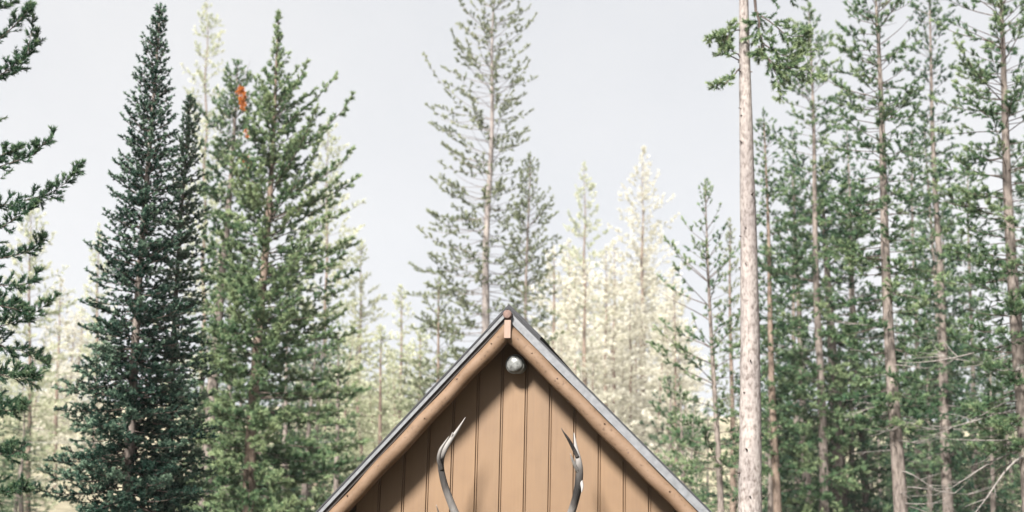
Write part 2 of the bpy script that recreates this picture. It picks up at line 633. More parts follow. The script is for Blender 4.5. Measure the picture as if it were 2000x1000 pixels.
def smooth_path(ctrl, n):
    """Catmull-Rom through control rows (x, y, z, radius, tone)"""
    c = np.array(ctrl, float)
    c = np.vstack([2 * c[0] - c[1], c, 2 * c[-1] - c[-2]])
    outp = []
    for i in range(1, len(c) - 2):
        for k in range(n):
            u = k / n
            outp.append(0.5 * ((2 * c[i]) + (-c[i - 1] + c[i + 1]) * u + (2 * c[i - 1] - 5 * c[i] + 4 * c[i + 1] - c[i + 2]) * u * u + (-c[i - 1] + 3 * c[i] - 3 * c[i + 1] + c[i + 2]) * u ** 3))
    outp.append(c[-2])
    return np.array(outp)


def horn(parent, name, rows, sides=14):
    """rows: photo x, y, distance out from the wall, radius in mm, tone"""
    ctrl = []
    for x, y, out_, r, tone in rows:
        p = loc(x, y, -out_)
        ctrl.append((p.x - sk.x, p.y, p.z - rack_z, r / 1000.0 * 1.22, tone * 0.8 + 0.14))
    P = smooth_path(ctrl, 7)
    b = MB().tube([tuple(q[:3]) for q in P], [max(0.0012, q[3]) for q in P], sides, True)
    me = b.mesh(name, True)
    at_ = me.attributes.new('tone', 'FLOAT', 'POINT')
    at_.data.foreach_set('value', np.repeat(P[:, 4], sides).astype(np.float32))
    return link(name, me, M_antler, parent)


lb = horn(rack, 'beam', [(978, 1118, 0.090, 30, .1), (950, 1092, 0.202, 28, .1), (917, 1050, 0.310, 26, .2), (893, 1010, 0.403, 26, .55), (877, 972, 0.465, 24, .35), (866, 938, 0.496, 22, .0),
                         (861, 905, 0.496, 20, .0), (868, 880, 0.480, 17, .35), (881, 858, 0.449, 14, .6), (892, 842, 0.419, 10, .6), (901, 828, 0.403, 6, .6), (909, 815, 0.372, 1.5, .8)])
horn(lb, 'tine', [(863, 918, 0.512, 15, .0), (857, 898, 0.550, 14, .2), (860, 880, 0.574, 11, .5), (868, 866, 0.589, 7, .6), (877, 852, 0.605, 1.5, .8)])
horn(lb, 'tine', [(880, 858, 0.449, 9, .5), (883, 849, 0.457, 6, .6), (884, 844, 0.465, 1.5, .8)], 10)
horn(lb, 'tine', [(905, 1035, 0.341, 17, .2), (878, 1030, 0.465, 14, .1), (861, 1012, 0.574, 8, .1), (852, 986, 0.651, 1.5, .6)])
horn(lb, 'tine', [(955, 1097, 0.202, 17, .2), (930, 1095, 0.403, 14, .2), (915, 1075, 0.558, 8, .4), (908, 1045, 0.651, 1.5, .7)])
rb = horn(rack, 'beam', [(1020, 1118, 0.090, 30, .1), (1050, 1092, 0.202, 28, .1), (1086, 1050, 0.310, 26, .2), (1111, 1012, 0.403, 26, .6), (1124, 975, 0.465, 25, .0), (1130, 945, 0.496, 25, -.05),
                         (1132, 918, 0.496, 23, .2), (1129, 895, 0.480, 19, .5), (1125, 876, 0.465, 13, .6), (1123, 861, 0.449, 8, .6), (1121, 845, 0.434, 1.5, .8)])
horn(rb, 'tine', [(1128, 893, 0.496, 13, .2), (1119, 874, 0.527, 12, -.1), (1109, 856, 0.558, 9, -.1), (1102, 846, 0.574, 5, .0), (1096, 836, 0.589, 1.5, .2)])
horn(rb, 'tine', [(1133, 930, 0.480, 14, .6), (1137, 950, 0.527, 10, .7), (1136, 962, 0.558, 1.5, .7)], 10)
horn(rb, 'tine', [(1128, 920, 0.512, 13, .5), (1119, 900, 0.574, 9, .8), (1114, 886, 0.620, 1.5, .9)], 10)
horn(rb, 'tine', [(1099, 1035, 0.341, 17, .2), (1127, 1035, 0.465, 14, .1), (1145, 1024, 0.574, 8, .1), (1152, 1008, 0.651, 1.5, .6)])
horn(rb, 'tine', [(1045, 1097, 0.202, 17, .2), (1070, 1095, 0.403, 14, .2), (1085, 1075, 0.558, 8, .4), (1092, 1048, 0.651, 1.5, .7)])
pq = MB().lathe([(0.0, 0.0), (0.115, 0.0), (0.115, 0.02), (0.10, 0.032), (0.0, 0.034)], (0, 0, -0.04), (0, -1, 0), 28).build('plaque', M_dark, rack)
MB().lathe([(0.06, 0.03), (0.072, 0.06), (0.062, 0.095), (0.035, 0.118), (0.0, 0.125)], (0, 0, 0.0), (0, -1, 0.15), 20).build('skull_cap', mat_plain('old_bone', (0.5, 0.46, 0.38), 0.6, var=0.2, scale=20), rack, True)

# ------------------------------------------------------------------ trees
def unit(a):
    return a / np.maximum(np.linalg.norm(a, axis=-1, keepdims=True), 1e-9)


def needles(tw_p, tw_d, tw_l, tw_t, rg, dens, nl, nw, spread=(25, 65), start=0.1, flat=0.0):
    """single-blade needles round every twig; tw_t is the twig's tint"""
    cnt = np.maximum(3, (tw_l * dens * 0.90 * rg.uniform(0.75, 1.25, len(tw_l)))).astype(int)
    idx = np.repeat(np.arange(len(tw_l)), cnt)
    N = len(idx)
    u = start + (1 - start) * rg.random(N) ** 0.8
    d = tw_d[idx]
    p = tw_p[idx] + d * (tw_l[idx] * u)[:, None]
    q = rg.normal(size=(N, 3))
    if flat:
        q[:, 2] *= (1 - flat)
    q -= d * np.sum(q * d, 1, keepdims=True)
    q = unit(q)
    a = np.radians(rg.uniform(spread[0], spread[1], N))[:, None]
    nd = unit(d * np.cos(a) + q * np.sin(a) + np.array([0, 0, 0.12]))
    side = unit(np.cross(nd, rg.normal(size=(N, 3))))
    L = (nl * rg.uniform(0.7, 1.15, N))[:, None]
    w = (nw * 1.06 * rg.uniform(0.7, 1.2, N))[:, None]
    co = np.stack([p + side * w * 0.5, p - side * w * 0.5, p + nd * L], 1).reshape(-1, 3)
    tint = np.where(tw_t[idx] > 1.5, 2.0, np.clip(tw_t[idx] + 0.40 * (u - 0.5) + rg.normal(0, 0.09, N), 0, 1))
    return co, tint


def tubes_np(paths, radii, sides):
    """many small tubes at once: paths (B,K,3), radii (B,K)"""
    B, K, _ = paths.shape
    t = np.gradient(paths, axis=1)
    t = unit(t)
    ref = np.array([0.13, 0.21, 0.97])
    a = np.cross(t, ref)
    a = unit(a)
    b = np.cross(t, a)
    th = np.arange(sides) * 2 * np.pi / sides
    ring = a[:, :, None, :] * np.cos(th)[None, None, :, None] + b[:, :, None, :] * np.sin(th)[None, None, :, None]
    v = paths[:, :, None, :] + ring * radii[:, :, None, None]
    base = (np.arange(B) * K * sides)[:, None, None] + (np.arange(K - 1) * sides)[None, :, None] + np.arange(sides)[None, None, :]
    nxt = (np.arange(B) * K * sides)[:, None, None] + (np.arange(K - 1) * sides)[None, :, None] + ((np.arange(sides) + 1) % sides)[None, None, :]
    f = np.stack([base, nxt, nxt + sides, base + sides], -1).reshape(-1, 4)
    return v.reshape(-1, 3), f


def branch_path(p0, az, e0, curl, L, rg, K=7, sag=0.0):
    """a limb that starts at p0 towards az at elevation e0 and turns up by curl along its length"""
    s = np.linspace(0, 1, K)
    el = e0 + curl * s ** 1.5 - sag * np.sin(np.pi * s)
    azs = az + rg.normal(0, 0.10) * s + rg.normal(0, 0.05, K)
    d = np.stack([np.cos(azs) * np.cos(el), np.sin(azs) * np.cos(el), np.sin(el)], 1)
    st = L / (K - 1)
    return np.vstack([p0, p0 + np.cumsum(d[:-1] * st, 0)])


def twigs_on(path, rg, start, step, tl, rise, tint, tint_var, droop=0.0, sub=True):
    """side shoots along a limb, and its tip shoot"""
    K = len(path)
    seg = np.linalg.norm(np.diff(path, axis=0), axis=1)
    L = seg.sum()
    n = max(2, int(L * (1 - start) / step))
    s = start + (1 - start) * (np.arange(n) + rg.random(n)) / n
    x = s * (K - 1)
    i = np.minimum(x.astype(int), K - 2)
    fr = (x - i)[:, None]
    p = path[i] * (1 - fr) + path[i + 1] * fr
    d = unit(path[i + 1] - path[i])
    h = unit(np.cross(d, np.array([0, 0, 1.0])) + 1e-6)
    up = np.cross(h, d)
    sg = np.where(np.arange(n) % 2 == 0, 1.0, -1.0)
    ang = np.radians(rg.uniform(32, 68, n))[:, None]
    roll = rg.normal(0, 0.8, n)[:, None]
    side = h * sg[:, None] * np.cos(roll) + up * np.sin(roll)
    td = unit(d * np.cos(ang) + side * np.sin(ang) + np.array([0, 0, 1.0]) * (rise - droop))
    l = tl * (0.55 + 0.75 * np.sin(np.pi * np.clip(0.25 + 0.75 * s, 0, 1)) ) * rg.uniform(0.6, 1.25, n) * min(1.0, 0.22 + L / 1.7)
    # shoots of shoots on the long ones
    if sub:
        m = rg.random(n) < 0.75
        k2 = m.nonzero()[0]
        k2 = np.concatenate([k2, k2])
        f2 = rg.uniform(0.3, 0.8, len(k2))[:, None]
        p2 = p[k2] + td[k2] * l[k2][:, None] * f2
        d2 = unit(td[k2] + 0.8 * unit(rg.normal(size=(len(k2), 3))) * np.array([1, 1, 0.7]) + np.array([0, 0, rise * 0.8]))
        l2 = l[k2] * rg.uniform(0.4, 0.7, len(k2))
        p, td, l = np.vstack([p, p2]), np.vstack([td, d2]), np.concatenate([l, l2])
    tip_d = unit(path[-1] - path[-2])
    P = np.vstack([p, path[-2:-1]])
    D = np.vstack([td, tip_d[None]])
    Ls = np.concatenate([l, [seg[-1] + tl * 0.4]])
    so = np.concatenate([s, s[k2] if sub else [], [1.0]]) if sub else np.concatenate([s, [1.0]])
    T = np.clip(tint + 0.30 * (so - 0.6) + rg.normal(0, tint_var, len(Ls)), 0, 1)
    return P, D, Ls, T


class Tree:
    def __init__(s, name, label, Y, trunk_px, top, r_px, fol, bark, seed, group=None, limb='dark'):
        """trunk_px: photo points along the stem, top first; top: photo y of the tip; r_px: stem width in photo px low down"""
        s.rg = np.random.default_rng(seed)
        s.Y, s.fol, s.bark, s.limb = Y, fol, bark, limb
        (xa_, ya_), (xb_, yb_) = trunk_px[0], trunk_px[-1]
        A, B = np.array(at(xa_, ya_, Y)), np.array(at(xb_, yb_, Y))
        k = (B - A)[:2] / (B - A)[2]
        gz = ground_z(Y)
        base = np.array([B[0] + k[0] * (gz - B[2]), Y, gz])
        ztop = at(1000, top, Y).z if not isinstance(top, tuple) else at(top[0], top[1], Y).z
        xt = A[0] + k[0] * (ztop - A[2])
        ztop = at(1000 + (xt / Y) * FPX * 0.975, top, Y).z
        s.base, s.H = base, ztop - gz
        s.k = k
        s.w = s.rg.uniform(0, 6.28, 4)
        s.root = empty(name, tuple(base))
        tag(s.root, label, 'tree', group)
        s.r0 = 0.5 * r_px / FPX * Y
        s.wob = 0.035 * s.H / 15
        s.mid = None
        if len(trunk_px) == 3:
            M_ = np.array(at(trunk_px[1][0], trunk_px[1][1], Y))
            exp = A + (B - A) * ((M_[2] - A[2]) / (B - A)[2])
            s.mid = (M_[2] - gz, (M_ - exp)[0], max(1.0, (A[2] - B[2]) * 0.5))
        s.paths, s.rads, s.tw = [], [], []

    def stem(s, z):
        z = np.asarray(z, float)
        x = s.k[0] * z + s.wob * np.sin(z * 0.55 + s.w[0]) * np.minimum(1, z / 3)
        y = s.wob * np.sin(z * 0.47 + s.w[1]) * np.minimum(1, z / 3)
        if s.mid:
            x = x + s.mid[1] * np.exp(-((z - s.mid[0]) / s.mid[2]) ** 2)
        return np.stack([x, y, z], -1)

    def rad(s, z):
        t = np.clip(np.asarray(z) / s.H, 0, 1)
        return s.r0 * 1.12 * (1 - t) ** 0.85 + 0.006 + s.r0 * 0.35 * np.exp(-np.asarray(z) / 0.35)

    def zpx(s, y):
        """height above the base of photo row y at this tree"""
        x = 1000 + (s.base[0] / s.Y) * FPX * 0.975
        return at(x, y, s.Y).z - s.base[2]

    def crown(s, prof, spacing=0.5, nb=5, e=(-5, 55), curl=(25, 10), tl=0.34, start=0.3, step=0.13, tint=0.45, rise=0.25, jitter=0.25, bare=0.0, dead=0.0, thick=1.0, zmin=None, airy=0.8, close=0.35):
        """prof: rows (photo y, reach to the left px, reach to the right px), top first"""
        rg = s.rg
        tv = 0.14 if s.fol in ('gold', 'pale') else 0.10
        zs = np.array([s.zpx(r[0]) for r in prof])[::-1]
        l = np.array([r[1] for r in prof])[::-1] / FPX * s.Y
        r = np.array([r[2] for r in prof])[::-1] / FPX * s.Y
        z = zs[0] if zmin is None else max(zs[0], zmin)
        while z < s.H - 0.12:
            t = (z - zs[0]) / max(0.1, s.H - zs[0])
            n = max(2, int(round(nb + rg.uniform(-1.2, 1.2))))
            a0 = rg.uniform(0, 6.28)
            for b in range(n):
                az = a0 + 6.283 * b / n + rg.normal(0, 0.25)
                zz = z + rg.uniform(-0.5, 0.5) * spacing
                if zz > s.H - 0.05: continue
                c = math.cos(az)
                reach = np.interp(zz, zs, r) * (0.5 + 0.5 * c) + np.interp(zz, zs, l) * (0.5 - 0.5 * c)
                L = (reach - 0.5 * tl * min(1.0, 0.22 + reach / 1.7)) * (1 + rg.normal(0, jitter))
                L = min(max(L, 0.08), reach * 1.2)
                e0 = R(e[0] + (e[1] - e[0]) * t ** 1.6 + rg.normal(0, 6))
                cu = R(curl[0] + (curl[1] - curl[0]) * t + rg.normal(0, 8))
                Lr = L / max(0.45, math.cos(e0 + 0.45 * cu))
                P = branch_path(s.stem(zz), az, e0, cu, Lr, rg, 7, sag=R(rg.uniform(0, 14)))
                s.paths.append(P)
                s.rads.append(np.linspace(1, 0.25, 7) * (0.005 + 0.006 * min(Lr, 3.0)) * thick)
                if rg.random() < bare: continue
                tt = tint + rg.normal(0, 0.14)
                tw = twigs_on(P, rg, start + 0.12 * t, step * (1 + airy * t), tl * (1 - 0.4 * t), rise, tt, tv)
                if rg.random() < dead:
                    tw[3][:] = 2.0
                s.tw.append(tw)
            z += spacing * rg.uniform(0.75, 1.25) * (1.0 - close * t)
        # leader
        top = s.stem(np.linspace(s.H - 0.9, s.H, 7))
        s.tw.append(twigs_on(top, rg, 0.1, step * (1.3 if airy == 0.0 else 2.6), tl * 0.6, 0.9, tint, 0.1))
        return s

    def bare_limbs(s, y0, y1, n, Lm, e=(-15, 5), curl=(-5, 25), up=None):
        """dead grey limbs low on the stem"""
        rg = s.rg
        za, zb = s.zpx(y1), s.zpx(y0)
        paths, rads = [], []
        for i in range(n):
            z = rg.uniform(za, zb)
            az = rg.uniform(0, 6.28)
            L = Lm * rg.uniform(0.35, 1.1)
            P = branch_path(s.stem(z), az, R(rg.uniform(*e)), R(rg.uniform(*curl)), L, rg, 7, sag=R(rg.uniform(-10, 25)))
            paths.append(P); rads.append(np.linspace(1, 0.18, 7) * (0.006 + 0.008 * L))
            for k in range(rg.integers(2, 6)):
                j = rg.integers(2, 6)
                az2 = az + rg.choice([-1, 1]) * rg.uniform(0.4, 1.1)
                Q = branch_path(P[j], az2, R(rg.uniform(-30, 35)), R(rg.uniform(-40, 40)), L * rg.uniform(0.15, 0.45), rg, 7)
                paths.append(Q); rads.append(np.linspace(1, 0.2, 7) * (0.0045 + 0.003 * L))
        v, f = tubes_np(np.array(paths), np.array(rads), 5)
        o = link('dead_limbs', big_mesh('dead_limbs', v, f, 4, True), BARK['dead'], s.root)
        tag(o, kind='stuff')
        return s

    def limb_px(s, pts, r_mm, start=0.2, step=0.11, tl=0.3, tint=0.45, rise=0.25, bare=False, dy=0.0):
        """one particular limb: photo points (x, y, metres towards the camera)"""
        K = 9
        c = np.array([np.array(at(x, y, s.Y - d)) - s.base for x, y, d in pts])
        P = smooth_path(c, 6) if len(c) > 2 else np.linspace(c[0], c[-1], 7)
        j = np.linspace(0, len(P) - 1, K)
        P = np.stack([np.interp(j, np.arange(len(P)), P[:, a]) for a in range(3)], 1)
        P[1:-1] += s.rg.normal(0, 0.012, (K - 2, 3))
        if not hasattr(s, 'p9'): s.p9, s.r9 = [], []
        s.p9.append(P); s.r9.append(np.linspace(1, 0.25, K) * r_mm / 1000.0)
        if not bare:
            s.tw.append(twigs_on(P, s.rg, start, step, tl, rise, tint, 0.12))
        return s

    def finish(s, dens=260, nl=0.075, nw=0.009, spread=(25, 65), flat=0.0, sides=4, nstart=0.1):
        rg = s.rg
        # stem
        n = 46
        z = np.concatenate([[-0.1], np.linspace(0, 1, n)[1:] * s.H * 0.995])
        P = s.stem(z)[None]
        sd = 14
        v, f = tubes_np(P, s.rad(np.maximum(z, 0))[None], sd)
        v = v + rg.normal(0, 0.02, v.shape) * s.rad(np.maximum(z, 0)).repeat(sd)[:, None]
        link('trunk', big_mesh('trunk', v, f, 4, True), BARK[s.bark], s.root)
        # limbs
        vs, fs, b = [], [], 0
        for paths, rads in ((s.paths, s.rads), (getattr(s, 'p9', []), getattr(s, 'r9', []))):
            if len(paths):
                v, f = tubes_np(np.array(paths), np.array(rads), 5 if s.Y < 36 else 3)
                vs.append(v); fs.append(f + b); b += len(v)
        tw = [np.concatenate([t[i] for t in s.tw]) for i in range(4)]
        sd_ = unit(np.cross(tw[1], rg.normal(size=tw[1].shape))) * 0.0034 * max(1.0, s.Y / 32)
        e_ = tw[0] + tw[1] * tw[2][:, None] * 0.9
        v = np.stack([tw[0] - sd_, tw[0] + sd_, e_ + sd_ * 0.4, e_ - sd_ * 0.4], 1).reshape(-1, 3)
        vs.append(v); fs.append(np.arange(len(v)).reshape(-1, 4) + b)
        o = link('limbs', big_mesh('limbs', np.vstack(vs), np.vstack(fs), 4, True), BARK[s.limb], s.root)
        tag(o, kind='stuff')
        co, tint = needles(tw[0], tw[1], tw[2], tw[3], rg, dens, nl, nw, spread, nstart, flat)
        o = link('crown', big_mesh('crown', co, np.arange(len(co)).reshape(-1, 3), 3, False, tint), FOL[s.fol], s.root)
        tag(o, kind='stuff')
        global TRIS
        TRIS += len(co) // 3
        print('  ', s.root['label'][:50], len(co) // 3, len(np.vstack(fs)) * 2)
        return s


TRIS = 0

# ---- left: fir with two tops
t = Tree('fir_tree', 'tall dark blue-green fir with a narrow spire, left of the pines', 19, [(318, 12), (268, 560), (262, 900)], 8, 21, 'fir', 'grey', 21)
t.crown([(8, 2, 2), (60, 16, 14), (150, 34, 22), (250, 52, 42), (350, 54, 56), (430, 72, 68), (520, 84, 78), (620, 98, 96), (720, 116, 124), (820, 128, 138), (920, 140, 150), (1060, 160, 165)],
        airy=0.0, spacing=0.15, nb=9, e=(-8, 48), curl=(30, 18), tl=0.145, start=0.10, step=0.050, tint=0.42, rise=0.22, jitter=0.2)
t.finish(dens=300, nl=0.042, nw=0.0165, spread=(35, 75), flat=0.35, nstart=0.0)
t = Tree('fir_tree', 'shorter fir spire crowding the right side of the tall fir', 20, [(372, 200), (347, 560), (335, 900)], 188, 14, 'fir', 'grey', 22)
t.crown([(188, 2, 2), (250, 14, 18), (330, 24, 28), (450, 38, 48), (600, 46, 62), (750, 55, 72), (1060, 65, 82)],
        airy=0.0, spacing=0.16, nb=9, e=(-8, 50), curl=(30, 18), tl=0.14, start=0.10, step=0.050, tint=0.72, rise=0.24, jitter=0.2)
t.finish(dens=300, nl=0.042, nw=0.0165, spread=(35, 75), flat=0.35, nstart=0.0)

# ---- left edge pine, its stem just outside the picture
t = Tree('pine_tree', 'near pine at the left picture edge with long upswept boughs', 15, [(-75, 0), (-95, 900)], -160, 40, 'dark', 'grey', 23)
for pts, tl in (([(-78, 40, 0), (-30, 30, .3), (10, 12, .4), (40, -12, .5)], .22), ([(-80, 190, 0), (-30, 165, .2), (20, 135, .4), (55, 100, .5), (64, 12, .5)], .16),
                ([(-80, 200, 0), (-20, 165, .2), (30, 130, .3), (66, 92, .4), (74, 62, .4)], .2), ([(-80, 130, 0), (-30, 100, .3), (20, 55, .5), (50, 30, .6), (62, 10, .6)], .2),
                ([(-84, 350, 0), (-30, 335, .3), (40, 312, .5), (85, 285, .6), (106, 256, .6)], .2), ([(-84, 400, 0), (-20, 400, .3), (60, 392, .5), (120, 365, .6), (156, 322, .6)], .26),
                ([(-84, 330, 0), (-40, 322, .4), (10, 300, .8), (40, 290, .9)], .2), ([(-86, 470, 0), (-20, 455, .3), (40, 420, .6), (70, 400, .6)], .24),
                ([(-86, 520, 0), (-30, 510, .2), (30, 500, .3), (72, 480, .3), (84, 462, .4)], .24), ([(-88, 560, 0), (-30, 556, .2), (40, 560, .3), (76, 530, .3)], .26),
                ([(-88, 640, 0), (-20, 640, .2), (50, 625, .3), (110, 580, .4)], .26), ([(-90, 680, 0), (-20, 670, .2), (50, 690, .3), (92, 712, .4)], .28),
                ([(-88, 610, 0), (-30, 600, .5), (20, 600, .8), (50, 610, .9)], .28), ([(-90, 720, 0), (-20, 725, .4), (40, 740, .7), (70, 730, .9)], .28),
                ([(-90, 800, 0), (-30, 790, .3), (20, 800, .6), (48, 790, .8)], .3), ([(-90, 880, 0), (-30, 880, .3), (10, 890, .6), (42, 880, .8)], .3),
                ([(-90, 940, 0), (-30, 950, .3), (10, 960, .6), (52, 950, .8)], .3)):
    t.limb_px(pts, 9, start=0.22, step=0.029, tl=tl * 0.5, tint=0.4, rise=0.3)
t.crown([(-160, 5, 5), (0, 70, 40), (300, 90, 60), (600, 100, 70), (1060, 120, 90)], spacing=0.42, nb=5, e=(0, 50), tl=0.24, step=0.1, tint=0.4)
t.finish(dens=369, nl=0.055, nw=0.0103, spread=(15, 60))

# ---- left group of pines
t = Tree('pine_tree', 'broad bushy green pine with bare candle tips, left of the cabin roof', 32, [(545, 40), (520, 450), (497, 800)], 24, 24, 'pine', 'tan', 24)
t.crown([(24, 1, 1), (110, 11, 12), (170, 28, 38), (250, 46, 78), (330, 64, 108), (430, 84, 152), (560, 92, 172), (700, 95, 180), (850, 100, 185), (1060, 110, 180)],
        airy=0.45, close=0.0, spacing=0.36, nb=9, e=(-6, 66), curl=(32, 16), tl=0.212, start=0.14, step=0.069, tint=0.62, jitter=0.18)
t.finish(dens=260, nl=0.094, nw=0.0215, spread=(15, 60))
t = Tree('pine_tree', 'slim grey pine with rust-orange dead patches, behind the fir', 37, [(462, 135), (437, 520), (405, 870)], 120, 26, 'pine', 'grey', 25)
t.crown([(120, 3, 3), (180, 34, 26), (260, 56, 46), (400, 58, 56), (520, 48, 50), (640, 38, 45), (800, 50, 50), (1060, 60, 60)],
        airy=0.2, spacing=0.40, nb=7, e=(-12, 50), curl=(28, 14), tl=0.234, start=0.2, step=0.072, tint=0.42, jitter=0.28)
for pts in ([(468, 165, .7), (470, 190, .75), (476, 212, .8)], [(466, 170, .7), (474, 178, .8), (478, 205, .8)], [(478, 250, .8), (482, 258, .8), (484, 266, .8)],
            [(470, 300, .8), (476, 312, .8), (486, 324, .8)], [(466, 304, .8), (478, 306, .85), (488, 318, .85)]):
    t.limb_px(pts, 14, start=0.0, step=0.03, tl=0.11, rise=-0.25)
    t.tw[-1][3][:] = 2.0
for pts in ([(460, 180, 0), (478, 150, .3), (489, 118, .4)], [(458, 150, 0), (480, 140, .2), (508, 158, .3)], [(458, 170, 0), (492, 195, .4), (515, 215, .5), (520, 330, .6)]):
    t.limb_px(pts, 11, bare=True)
t.finish(dens=232, nl=0.094, nw=0.0197, spread=(15, 60))

# ---- centre
t = Tree('pine_tree', 'tall open pine with a pale stem standing behind the cabin ridge', 62, [(966, 0), (957, 300), (948, 620)], -50, 20, 'olive', 'pale', 26, limb='grey')
t.crown([(-50, 3, 3), (0, 34, 38), (60, 62, 58), (120, 78, 64), (190, 110, 74), (290, 102, 66), (350, 84, 62), (450, 112, 84), (550, 124, 100), (650, 152, 110), (760, 150, 115), (1060, 140, 110)],
        airy=0.9, spacing=0.62, nb=8, e=(-14, 30), curl=(42, 40), tl=0.295, start=0.38, step=0.116, tint=0.5, jitter=0.30, bare=0.06)
t.finish(dens=209, nl=0.120, nw=0.0264, spread=(15, 60))
t = Tree('pine_tree', 'smaller olive pine right behind the cabin ridge', 60, [(1034, 305), (1027, 650)], 300, 11, 'olive', 'grey', 27)
t.crown([(300, 2, 2), (380, 24, 24), (450, 42, 48), (550, 46, 56), (700, 55, 60), (1060, 70, 75)], airy=0.4, spacing=0.6, nb=6, e=(-8, 58), curl=(32, 14), tl=0.265, start=0.3, step=0.090, tint=0.4, jitter=0.3)
t.finish(dens=164, nl=0.109, nw=0.0245, spread=(15, 60))

# ---- right group
t = Tree('pine_tree', 'big bare pale trunk rising beside the cabin roof', 18, [(1456, 0), (1464, 980)], -420, 47, 'pine', 'pale', 28)
for pts, tl in (([(1470, -30, .0), (1478, 20, .05), (1484, 60, .1), (1490, 90, .15), (1480, 110, .2)], .2), ([(1474, 20, 0), (1500, 40, .1), (1530, 62, .2), (1560, 75, .3), (1575, 60, .3)], .24),
                ([(1486, 80, 0), (1510, 100, .1), (1540, 110, .2), (1580, 100, .3)], .26), ([(1488, 90, 0), (1500, 115, .1), (1530, 135, .2), (1560, 130, .2), (1600, 150, .3)], .26),
                ([(1482, 90, 0), (1500, 120, .1), (1520, 150, .1), (1524, 190, .1)], .18), ([(1450, 120, 0), (1430, 95, .1), (1405, 70, .2), (1388, 76, .2)], .2),
                ([(1450, 120, 0), (1425, 110, .1), (1410, 90, .1), (1430, 45, .1)], .2), ([(1450, 130, 0), (1430, 150, .1), (1415, 160, .2), (1388, 165, .2)], .17),
                ([(1452, 60, 0), (1435, 60, .1), (1420, 75, .1), (1408, 95, .2)], .2)):
    t.limb_px(pts, 13 if pts[0][1] > 0 else 26, start=0.25, step=0.029, tl=tl, tint=0.65, rise=0.12)
for k in range(34):
    zz, az = t.rg.uniform(1.5, 12.0), t.rg.uniform(2.6, 6.8)
    c0 = t.stem(zz)
    dv = np.array([math.cos(az), math.sin(az), t.rg.uniform(-0.2, 0.5)])
    P = c0 + dv * np.linspace(t.rad(zz) * 0.8, t.rad(zz) + t.rg.uniform(0.008, 0.05), 7)[:, None]
    t.paths.append(P)
    t.rads.append(np.linspace(1, 0.7, 7) * t.rg.uniform(0.008, 0.018))
t.crown([(-420, 5, 5), (-300, 60, 60), (-150, 150, 150), (-60, 170, 170)], spacing=0.4, nb=5, e=(0, 50), tl=0.3, step=0.14, tint=0.5)
t.finish(dens=292, nl=0.065, nw=0.0132, spread=(15, 60))
t = Tree('pine_tree', 'slender young pine with long thin boughs, left of the big bare trunk', 33, [(1378, 365), (1390, 640), (1402, 900)], 355, 13, 'pine', 'grey', 29)
t.crown([(355, 2, 2), (430, 26, 24), (510, 50, 48), (600, 98, 66), (700, 112, 70), (850, 115, 76), (1060, 110, 80)],
        spacing=0.55, nb=5, e=(4, 60), curl=(36, 16), tl=0.177, start=0.3, step=0.074, tint=0.55, jitter=0.3, bare=0.05)
t.finish(dens=232, nl=0.081, nw=0.0179, spread=(15, 60))
t = Tree('pine_tree', 'thin-stemmed pine right behind the big bare trunk', 40, [(1492, 240), (1516, 950)], 215, 16, 'pine', 'tan', 30)
t.crown([(215, 2, 2), (300, 24, 34), (420, 34, 60), (560, 40, 66), (720, 45, 60), (900, 45, 60)], spacing=0.46, nb=7, e=(-14, 50), tl=0.247, start=0.2, step=0.074, tint=0.45, jitter=0.28)
t.finish(dens=221, nl=0.094, nw=0.0206, spread=(15, 60))
t = Tree('pine_tree', 'green pine with a grey stem midway between the two pale trunks', 41, [(1586, 200), (1602, 750)], 8, 18, 'pine', 'grey', 31)
t.crown([(8, 2, 2), (100, 42, 38), (190, 66, 58), (260, 68, 58), (420, 62, 56), (600, 78, 66), (800, 80, 76), (1060, 90, 80)], spacing=0.48, nb=6, e=(-14, 50), tl=0.247, start=0.24, step=0.074, tint=0.5, jitter=0.3)
t.finish(dens=213, nl=0.099, nw=0.0206, spread=(15, 60))
t = Tree('pine_tree', 'tall pine with a straight grey-tan stem, third trunk from the right edge', 29, [(1709, 0), (1730, 450), (1757, 1000)], -110, 27, 'pine', 'grey', 32)
t.crown([(-110, 4, 4), (0, 84, 56), (100, 96, 62), (220, 92, 80), (400, 108, 96), (560, 118, 100), (700, 100, 90), (840, 80, 80)],
        spacing=0.42, nb=7, e=(-16, 42), curl=(40, 26), tl=0.225, start=0.26, step=0.069, tint=0.45, jitter=0.3, bare=0.08)
t.bare_limbs(560, 1020, 34, 1.7)
t.finish(dens=252, nl=0.088, nw=0.0165, spread=(15, 60))
t = Tree('pine_tree', 'thin pine stem between the two tall pines at the right', 42, [(1813, 0), (1833, 500), (1853, 1000)], -50, 20, 'dark', 'grey', 33)
t.crown([(-50, 2, 2), (60, 38, 36), (200, 46, 46), (400, 56, 52), (600, 70, 62), (780, 62, 60), (900, 55, 55)], spacing=0.48, nb=7, e=(-14, 48), tl=0.247, start=0.26, step=0.079, tint=0.5, jitter=0.3, bare=0.06)
t.bare_limbs(700, 1030, 22, 1.6)
t.finish(dens=213, nl=0.099, nw=0.0217, spread=(15, 60))
t = Tree('pine_tree', 'large spreading pine at the right picture edge', 26, [(1953, 0), (1972, 400), (2000, 800)], -140, 32, 'pine', 'grey', 34)
t.crown([(-140, 4, 4), (0, 96, 80), (150, 120, 90), (300, 125, 100), (480, 125, 100), (640, 130, 110), (760, 120, 110), (860, 100, 100)],
        spacing=0.40, nb=7, e=(-12, 46), curl=(38, 26), tl=0.225, start=0.26, step=0.063, tint=0.48, jitter=0.3, bare=0.08)
t.bare_limbs(600, 1040, 34, 2.4, e=(-25, 5))
t.finish(dens=262, nl=0.086, nw=0.0154, spread=(15, 60))

